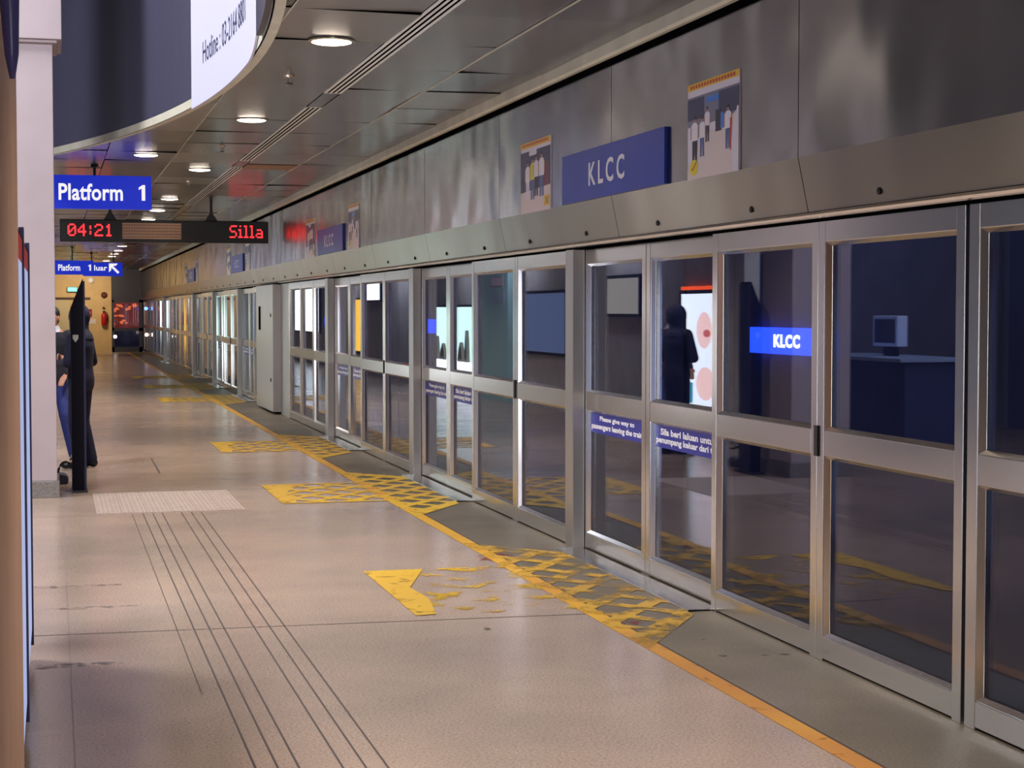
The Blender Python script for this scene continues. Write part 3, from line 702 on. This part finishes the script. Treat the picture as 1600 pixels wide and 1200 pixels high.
# ---- red LED display board
Yb = 27.6; x0, x1, z0, z1 = .11, 3.31, 2.74, 3.086
t = thing('led_display', ((x0+x1)/2, Yb, z0), 'long black hanging display with red clock 04:21 and red letters', 'display')
obj('housing', G().box(x0, x1, Yb-.08, Yb+.08, z0, z1), M['black'], t, bevel=.012)
obj('speaker_mesh', G().box(1.05, 1.95, Yb-.085, Yb-.078, z0+.05, z1-.05), M['ledoff'], t)
g = G()
for i in range(5): g.box(1.05, 1.95, Yb-.087, Yb-.083, z0+.075+i*.047, z0+.080+i*.047)
for i in range(36): g.box(1.06+i*.025, 1.064+i*.025, Yb-.087, Yb-.083, z0+.06, z1-.06)
obj('grille', g, M['slot'], t)
for hx in (.87, 2.42):
    obj('hanger', G().prism([(hx-.10, z1), (hx+.10, z1), (hx+.025, z1+.12), (hx+.02, ZC), (hx-.02, ZC), (hx-.025, z1+.12)], 'y', Yb-.02, Yb+.02), M['black'], t)
FONT = {'0': ['01110', '10001', '10011', '10101', '11001', '10001', '01110'], '4': ['00010', '00110', '01010', '10010', '11111', '00010', '00010'], ':': ['000', '010', '010', '000', '010', '010', '000'], '2': ['01110', '10001', '00001', '00110', '01000', '10000', '11111'], '1': ['00100', '01100', '00100', '00100', '00100', '00100', '01110'],
        'S': ['01111', '10000', '10000', '01110', '00001', '00001', '11110'], 'i': ['010', '000', '110', '010', '010', '010', '111'], 'l': ['110', '010', '010', '010', '010', '010', '111'], 'a': ['00000', '00000', '01110', '00001', '01111', '10001', '01111']}
def matrix(s, x, z, w_, h_, nm):
    n = sum(len(FONT[c][0])+1 for c in s)-1; dx = w_/n; dz = h_/7; cx = x
    for c in s:
        g = G()
        for r, row in enumerate(FONT[c]):
            for i, b in enumerate(row):
                if b == '1': g.lathe((cx+(i+.5)*dx, Yb-.082, z+(6.5-r)*dz), [(min(dx, dz)*.52, 0), (min(dx, dz)*.52, -.006)], 8, 'y')
        cx += (len(FONT[c][0])+1)*dx; obj(nm, g, M['led'], t)

matrix('04:21', .23, z0+.085, .68, .19, 'clock_digit')
matrix('Silla', 2.70, z0+.08, .52, .20, 'scrolling_letter')

# ---- curved hotline banner on the round upstand
t = thing('curved_banner', (arc(12.9)-.06, 12.9, 3.31), 'white curved banner with a hotline number on the round ceiling opening', 'banner')
g = G(); n = 30; ya, yb = 10.75, 14.32
def bz(y):   # rounded lower corner at the near end
    d = (y-ya)/.8
    return 3.315 + (0 if d > 1 else .30*(1-math.sqrt(max(0, 1-(1-d)**2))))
prev = None
for i in range(n+1):
    y = ya+(yb-ya)*i/n
    cur = [(arc(y)-.030, y, bz(y)), (arc(y)-.030, y, 4.7), (arc(y)-.014, y, 4.7), (arc(y)-.014, y, bz(y))]
    if prev:
        for a in range(4): b = (a+1) % 4; g.quad([prev[a], cur[a], cur[b], prev[b]])
    else: g.quad(cur)
    prev = cur
g.quad(prev)
obj('panel', g, M['banner'], t)
def wp(a, b):
    y = 12.75 - a; return Vector((arc(y)-.032, y, 3.70+b))
lettering('Hotline : 03-2164 8801', (0, 0, 0), 2.15, .17, RIGHT, t, M['ink'], bold=.0, warp=wp)
g = G()
prev = None
for i in range(9):
    y = 9.3+1.4*i/8; cur = [(arc(y)-.05, y, 3.36), (arc(y)-.05, y, 4.7), (arc(y)-.014, y, 4.7), (arc(y)-.014, y, 3.36)]
    if prev:
        for a in range(4): b = (a+1) % 4; g.quad([prev[a], cur[a], cur[b], prev[b]])
    else: g.quad(cur)
    prev = cur
g.quad(prev)
tag(obj('curved_fascia', g, mat('navy_metal', (40, 42, 66), .3, .4)), 'dark navy curved panel next to the white hotline banner', 'panel')

# ---- blue fitting on the near pillar
g = G().tube([(-.084, 3.4, 2.9), (-.084, 3.4, 2.7), (-.080, 3.4, 2.5), (-.074, 3.4, 2.3), (-.070, 3.4, 2.16), (-.069, 3.4, 2.115)], [.034, .033, .028, .020, .013, .005], 16)
tag(obj('wall_fitting', g, mat('blue_gloss', (104, 108, 190), .25), None, smooth=True), 'glossy dark blue tapering fitting on the near beige pillar, top left', 'fitting')

# ================================================================== END WALL FITTINGS
def wall_pt(px, py, Y): d = ray(px, py); s = Y/d.y; return (d.x*s, EYE+d.z*s)
YW = YEND-.4
x, z = wall_pt(104, 452, YW)
t = thing('exit_light', (1.0, YW, 2.4), 'green white lit exit sign on the cream end wall', 'sign')
obj('box', G().box(.55, .95, YW-.12, YW, 2.42, 2.62), M['black'], t)
obj('panel', G().box(.57, .93, YW-.13, YW-.12, 2.44, 2.60), emi('exitg', (120, 240, 220), 2.0), t)
def rnd_fit(name, px, py, r, m, lab, cat, dep=.1):
    x, z = wall_pt(px, py, YW); o = obj(name, G().lathe((x, YW, z), [(r, 0), (r, -dep*.6), (r*.6, -dep)], 18, 'y'), m); return tag(o, lab, cat)
rnd_fit('dome_camera', 142, 438, .13, M['white'], 'round white dome fitting high on the cream end wall', 'camera')
rnd_fit('alarm_bell', 162.5, 461, .12, mat('bell', (96, 40, 32), .5), 'dark red round bell on the cream end wall', 'bell')
rnd_fit('call_point', 162, 481, .05, mat('callp', (110, 40, 34), .5), 'small dark call point above the red extinguisher', 'call point')
x, z = wall_pt(162.5, 497, YW)
t = thing('fire_extinguisher', (x, YW-.12, z-.3), 'red fire extinguisher hanging on the cream end wall', 'extinguisher')
obj('cylinder', G().lathe((x, YW-.13, z-.30), [(.08, 0), (.115, .03), (.115, .40), (.07, .50), (.035, .53)], 18), mat('ext_red', (190, 30, 24), .35), t, smooth=True)
obj('valve', G().box(x-.05, x+.05, YW-.16, YW-.1, z+.22, z+.29), M['black'], t)
obj('hose', G().tube([(x+.04, YW-.14, z+.26), (x+.12, YW-.14, z+.2), (x+.13, YW-.14, z), (x+.11, YW-.14, z-.15)], .014), M['black'], t)
x, z = wall_pt(138, 489, YW)
t = thing('warning_sign', (x, YW, z), 'red square sign with a white bar on the cream end wall', 'sign')
obj('plate', G().box(x-.15, x+.14, YW-.015, YW, z-.15, z+.15), M['ink'], t)
obj('panel', G().box(x-.12, x+.11, YW-.02, YW-.015, z-.11, z+.11), mat('sg_red', (196, 24, 26), .4), t)
obj('bar', G().box(x-.09, x+.08, YW-.024, YW-.02, z-.02, z+.02), M['white'], t)
x, z = wall_pt(143, 502, YW)
tag(obj('notice', G().box(x-.17, x+.17, YW-.012, YW, z-.09, z+.09), PC['white']), 'white notice below the red square sign on the end wall', 'notice')
# service door in the end wall
g = G().box(.02, .62, YW-.02, YW, 0, 2.10); t = struct('door_1', g, mat('svc_door', (214, 200, 168), .5))
obj('head_rail', G().box(-.05, 1.45, YW-.05, YW, 2.12, 2.20), mat('rail_brown', (70, 48, 40), .5), t)
ld = bpy.data.lights.new('end_wall_fill', 'AREA'); ld.energy = 110; ld.size = .6; ld.color = (1, .78, .5)  # added light without a fitting, warms and brightens the cream end wall
lo = bpy.data.objects.new('end_wall_fill', ld); COL.objects.link(lo); lo.location = (1.1, YW-2.6, ZC-.03); lo.rotation_euler = (math.radians(48), 0, 0)

# ================================================================== HALL FILL LIGHTS (added and unseen: upper ceiling, beside the camera, left wall)
def hall_fill(x, y, z, lab, power, sx=1.2, sy=1.2, colr=(.95, .95, 1)):
    t = thing('fill_light', (x, y, z), lab, 'lamp', 'added fill lights of the hall')
    obj('tray', G().box(x-sx/2-.04, x+sx/2+.04, y-sy/2-.04, y+sy/2+.04, z, z+.06), M['vent'], t)
    obj('diffuser', G().box(x-sx/2, x+sx/2, y-sy/2, y+sy/2, z-.01, z), emi('hall_diff', (230, 238, 255), 3), t)
    ld = bpy.data.lights.new('hall', 'AREA'); ld.shape = 'RECTANGLE'; ld.size = sx; ld.size_y = sy; ld.energy = power; ld.color = colr
    lo = bpy.data.objects.new('hall_fill', ld); COL.objects.link(lo); lo.parent = t; lo.location = (0, 0, -.03)
for y in (6, 10.5, 15): hall_fill(-2.6, y, 7.12, 'added square white fill light in the high hall ceiling above the opening', 420)
for y in (-3, 1.0): hall_fill(-1.6, y, 4.6, 'added square white fill light above the hall beside the camera', 120)
for i, y in enumerate((24.5, 29.6, 34.5, 41, 49)): hall_fill(-.5, y, 3.325, ['first', 'second', 'third', 'fourth', 'last'][i]+' added slim fill light along the left hall wall, hidden by the column', 34, .3, 1.2)
# glowing wall added behind the camera to whiten the steel reveals
t = thing('glow_wall', (1.2, -9.5, 0), 'long glowing wall added behind the camera for the steel reveals', 'advert')
obj('panel', G().box(-.6, 3.2, -9.6, -9.5, .5, 2.2), emi('back_glow', (255, 250, 240), 5), t)
obj('frame', G().box(-.7, 3.3, -9.75, -9.6, 0, 2.3), M['black'], t)

# ================================================================== TOTEM, CABLE, PEOPLE
t = thing('sign_totem', (.22, 16.55, 0), 'slim dark navy blade totem with slanted top beside the column', 'totem')
obj('blade', G().prism([(.155, .02), (.262, .02), (.268, 1.975), (.235, 1.90), (.155, 1.70)], 'y', 16.45, 16.75), mat('totem_navy', (10, 10, 22), .8, spec=.15), t, bevel=.004)
obj('side_shading_strip', G().box(.262, .285, 16.47, 16.73, .02, 1.95), mat('totem_side_shading', (28, 30, 66), .5), t)  # lighter navy strip puts the blade's side shading into colour
obj('foot', G().box(.15, .29, 16.35, 16.85, 0, .02), M['black'], t)
zz = 1.42; g = G().quad([(.172, 16.447, zz+.035), (.222, 16.447, zz+.035), (.222, 16.447, zz), (.197, 16.447, zz-.035), (.172, 16.447, zz)])
o = obj('emblem', g, mat('silver', (150, 148, 150), .4, .3), t); o['label'] = 'small silver shield emblem'
pts = []
for i in range(13):
    a = math.pi*(i/12); pts.append((.03+.15*(1-math.cos(a))*.5, 17.2, .10+.12*math.sin(a)))
bag = thing('small_bag', (.06, 17.3, 0), 'small dark bag with tall arched handle on the floor behind the column foot', 'bag')
obj('handle', G().tube([(.03, 17.2, .03)]+pts[:9]+[(.19, 17.2, .21)], .011), M['black'], bag, smooth=True)
obj('body', G().prism([(.01, 0), (.12, 0), (.13, .05), (.10, .09), (.03, .10), (.0, .05)], 'y', 17.20, 17.45), mat('bagc', (34, 36, 60), .7), bag, bevel=.012)

def ball(g, c, r, seg=14, rings=8):
    """ellipsoid; r is a number or (rx, ry, rz)"""
    r = r if isinstance(r, (tuple, list)) else (r, r, r); n = len(g.v)
    g.v.append((c[0], c[1], c[2]-r[2]))
    for j in range(1, rings):
        a = -math.pi/2+math.pi*j/rings
        for i in range(seg):
            b = 2*math.pi*i/seg; g.v.append((c[0]+r[0]*math.cos(a)*math.cos(b), c[1]+r[1]*math.cos(a)*math.sin(b), c[2]+r[2]*math.sin(a)))
    g.v.append((c[0], c[1], c[2]+r[2])); top = len(g.v)-1
    for i in range(seg):
        k = (i+1) % seg
        g.f.append((n, n+1+k, n+1+i)); g.m.append(0); g.f.append((top, top-seg+i, top-seg+k)); g.m.append(0)
        for j in range(rings-2): a = n+1+j*seg; g.f.append((a+i, a+k, a+seg+k, a+seg+i)); g.m.append(0)
def limb(g, pts):
    """tapering limb through (x, y, z, r) joints"""
    for p, q in zip(pts, pts[1:]): g.tube([p[:3], q[:3]], [p[3], q[3]], 14)
    for p in pts: ball(g, p[:3], p[3]*1.0)
def loft(g, rings, seg=20):
    n = len(g.v)
    for (x, y, z, rx, ry) in rings:
        for i in range(seg):
            a = 2*math.pi*i/seg; g.v.append((x+rx*math.cos(a), y+ry*math.sin(a), z))
    for j in range(len(rings)-1):
        for i in range(seg):
            k = (i+1) % seg; g.f.append((n+j*seg+i, n+j*seg+k, n+(j+1)*seg+k, n+(j+1)*seg+i)); g.m.append(0)
    g.f.append(tuple(n+i for i in range(seg-1, -1, -1))); g.m.append(0)
    q = n+(len(rings)-1)*seg; g.f.append(tuple(q+i for i in range(seg))); g.m.append(0)
def flesh(name, g, m, parent, T, vox=.012, it=4):
    """fuse the limbs into one continuous smooth surface"""
    g.v = [tuple(T @ Vector(p)) for p in g.v]
    o = obj(name, g, m, parent, smooth=True)
    r = o.modifiers.new('fuse', 'REMESH'); r.mode = 'VOXEL'; r.voxel_size = vox; r.use_smooth_shade = True
    s_ = o.modifiers.new('smooth', 'SMOOTH'); s_.factor = .6; s_.iterations = it
    return o
SKIN = mat('skin', (172, 122, 100), .5)
def person(loc, rz, lab, jacket, trousers, legs, arms, head, scarf=None, collar=None):
    t = thing('person', (loc[0], loc[1], 0), lab, 'person')
    T = Matrix.Translation((loc[0], loc[1], 0)) @ Matrix.Rotation(rz, 4, 'Z')
    hx, hy, hz = head
    torso = [(0, 0, .86, .155, .115), (0, 0, .95, .165, .12), (0, .0, 1.06, .14, .105), (0, .0, 1.18, .15, .11), (0, 0, 1.30, .175, .12), (0, 0, 1.38, .18, .105), (0, 0, 1.44, .12, .08), (0, 0, 1.48, .062, .062)]
    g = G(); loft(g, torso); limb(g, [(0, 0, 1.44, .058), (hx*.5, hy*.5, 1.55, .052)])
    ball(g, (hx, hy, hz), (.074, .092, .112)); ball(g, (hx, hy+.03, hz-.06), (.055, .06, .05)); ball(g, (hx, hy+.095, hz-.008), (.013, .022, .02))
    ball(g, (hx, hy+.075, hz-.052), (.026, .02, .012)); 
    for s in (-1, 1):
        ball(g, (hx+s*.075, hy, hz-.005), (.012, .022, .032)); ball(g, (hx+s*.03, hy+.08, hz+.012), (.016, .012, .01))
    for nm, s in (('l', -1), ('r', 1)):
        el, wr, pa, side, cur = arms[nm]
        limb(g, [(s*.165, 0, 1.40, .052), el+(.040,), wr+(.027,)])
        W, P_ = Vector(wr), Vector(pa); D = (P_-W).normalized(); S = Vector(side); C = Vector(cur)
        for off in (-.025, -.008, .010, .026): limb(g, [tuple(W+S*off*.6)+(.017,), tuple(P_+S*off)+(.0135,)])
        for off, ln in ((-.030, .068), (-.011, .078), (.009, .073), (.028, .058)):
            a = P_+S*off; b = a+D*ln*.45+C*.006; c_ = b+D*ln*.35+C*.018; d_ = c_+D*ln*.2+C*.016
            limb(g, [tuple(a)+(.0105,), tuple(b)+(.0095,), tuple(c_)+(.0085,), tuple(d_)+(.0075,)])
        limb(g, [tuple(W+D*.02-S*.02)+(.014,), tuple(W+D*.05-S*.048)+(.012,), tuple(W+D*.08-S*.052)+(.009,)])
        hp = (s*.085, 0, .90); kn, an, to = legs[nm]
        limb(g, [hp+(.082,), kn+(.052,), an+(.036,)]); limb(g, [an+(.036,), to+(.028,)])
    flesh('body', g, SKIN, t, T, .0075, 3)
    g = G(); loft(g, [(x, y, z, rx+.018, ry+.02) for x, y, z, rx, ry in torso[:-1]])
    for nm, s in (('l', -1), ('r', 1)):
        el, wr = arms[nm][0], arms[nm][1]; limb(g, [(s*.165, 0, 1.395, .072), el+(.058,), wr+(.040,)])
    flesh('jacket', g, jacket, t, T, .012)
    g = G(); loft(g, [(0, 0, .84, .168, .128), (0, 0, .92, .176, .132), (0, 0, 1.0, .158, .12)])
    for nm, s in (('l', -1), ('r', 1)):
        kn, an, to = legs[nm]; limb(g, [(s*.085, 0, .89, .098), kn+(.072,), an+(.066,)])
    flesh('trousers', g, trousers, t, T, .012)
    for nm in 'lr':
        an, to = legs[nm][1], legs[nm][2]; g = G()
        ball(g, (an[0], an[1]-.02, .05), (.044, .055, .05)); ball(g, ((an[0]+to[0])/2, (an[1]+to[1])/2, .045), (.044, .08, .045)); ball(g, (to[0], to[1]+.01, .035), (.044, .06, .034)); ball(g, (an[0], an[1], .09), (.045, .045, .05))
        flesh('shoe', g, M['black'], t, T, .010)
    g = G()
    if scarf:
        ball(g, (hx, hy-.015, hz+.02), (.105, .120, .135)); loft(g, [(0, -.01, 1.36, .18, .13), (0, -.01, 1.42, .15, .115), (hx*.5, hy*.5, 1.48, .105, .10), (hx, hy-.01, 1.56, .10, .105)])
        flesh('headscarf', g, scarf, t, T, .012)
    else:
        ball(g, (hx, hy-.022, hz+.035), (.086, .098, .100)); ball(g, (hx, hy-.05, hz-.02), (.074, .06, .08))
        flesh('hair', g, mat('hair_dark', (20, 20, 30), .6), t, T, .010)
    if collar:
        g = G(); loft(g, [(0, .01, 1.40, .12, .105), (0, .01, 1.47, .078, .078), (0, .01, 1.51, .066, .068)]); flesh('shirt_collar', g, collar, t, T, .010)
    return t
NAVY = mat('navy_cloth', (20, 21, 50), .85, var=.1, vscale=12)
NAVY2 = mat('navy_trousers', (24, 26, 56), .85, var=.1, vscale=12)
JEANS = mat('blue_jeans', (36, 46, 110), .8, var=.12, vscale=14)
person((.275, 18.95), math.radians(66), 'person in dark navy uniform and headscarf standing with folded arms behind the totem', NAVY, NAVY2,
       {'l': ((-.09, .03, .50), (-.10, -.02, .09), (-.11, .12, .045)), 'r': ((.09, .02, .50), (.12, -.06, .09), (.14, .08, .045))},
       {'l': ((-.25, .03, 1.13), (-.06, .20, 1.12), (.03, .205, 1.15), (0, 0, 1), (0, -1, 0)), 'r': ((.27, -.02, 1.13), (.08, .22, 1.16), (-.02, .235, 1.18), (0, 0, 1), (0, -1, 0))},
       (0, .02, 1.60), scarf=NAVY)
person((.0, 19.9), math.radians(165), 'person in dark top and blue jeans leaning behind the pale column', mat('dark_top', (18, 18, 36), .85), JEANS,
       {'l': ((-.16, .14, .52), (-.25, .12, .09), (-.27, .25, .045)), 'r': ((.08, .12, .50), (.07, .04, .09), (.08, .17, .045))},
       {'l': ((-.24, -.02, 1.13), (-.19, .14, .98), (-.16, .20, .93), (1, 0, 0), (0, 0, -1)), 'r': ((.24, -.02, 1.13), (.19, .14, .98), (.16, .20, .93), (-1, 0, 0), (0, 0, -1))},
       (.0, .06, 1.60), collar=mat('pale_collar', (190, 200, 222), .7))
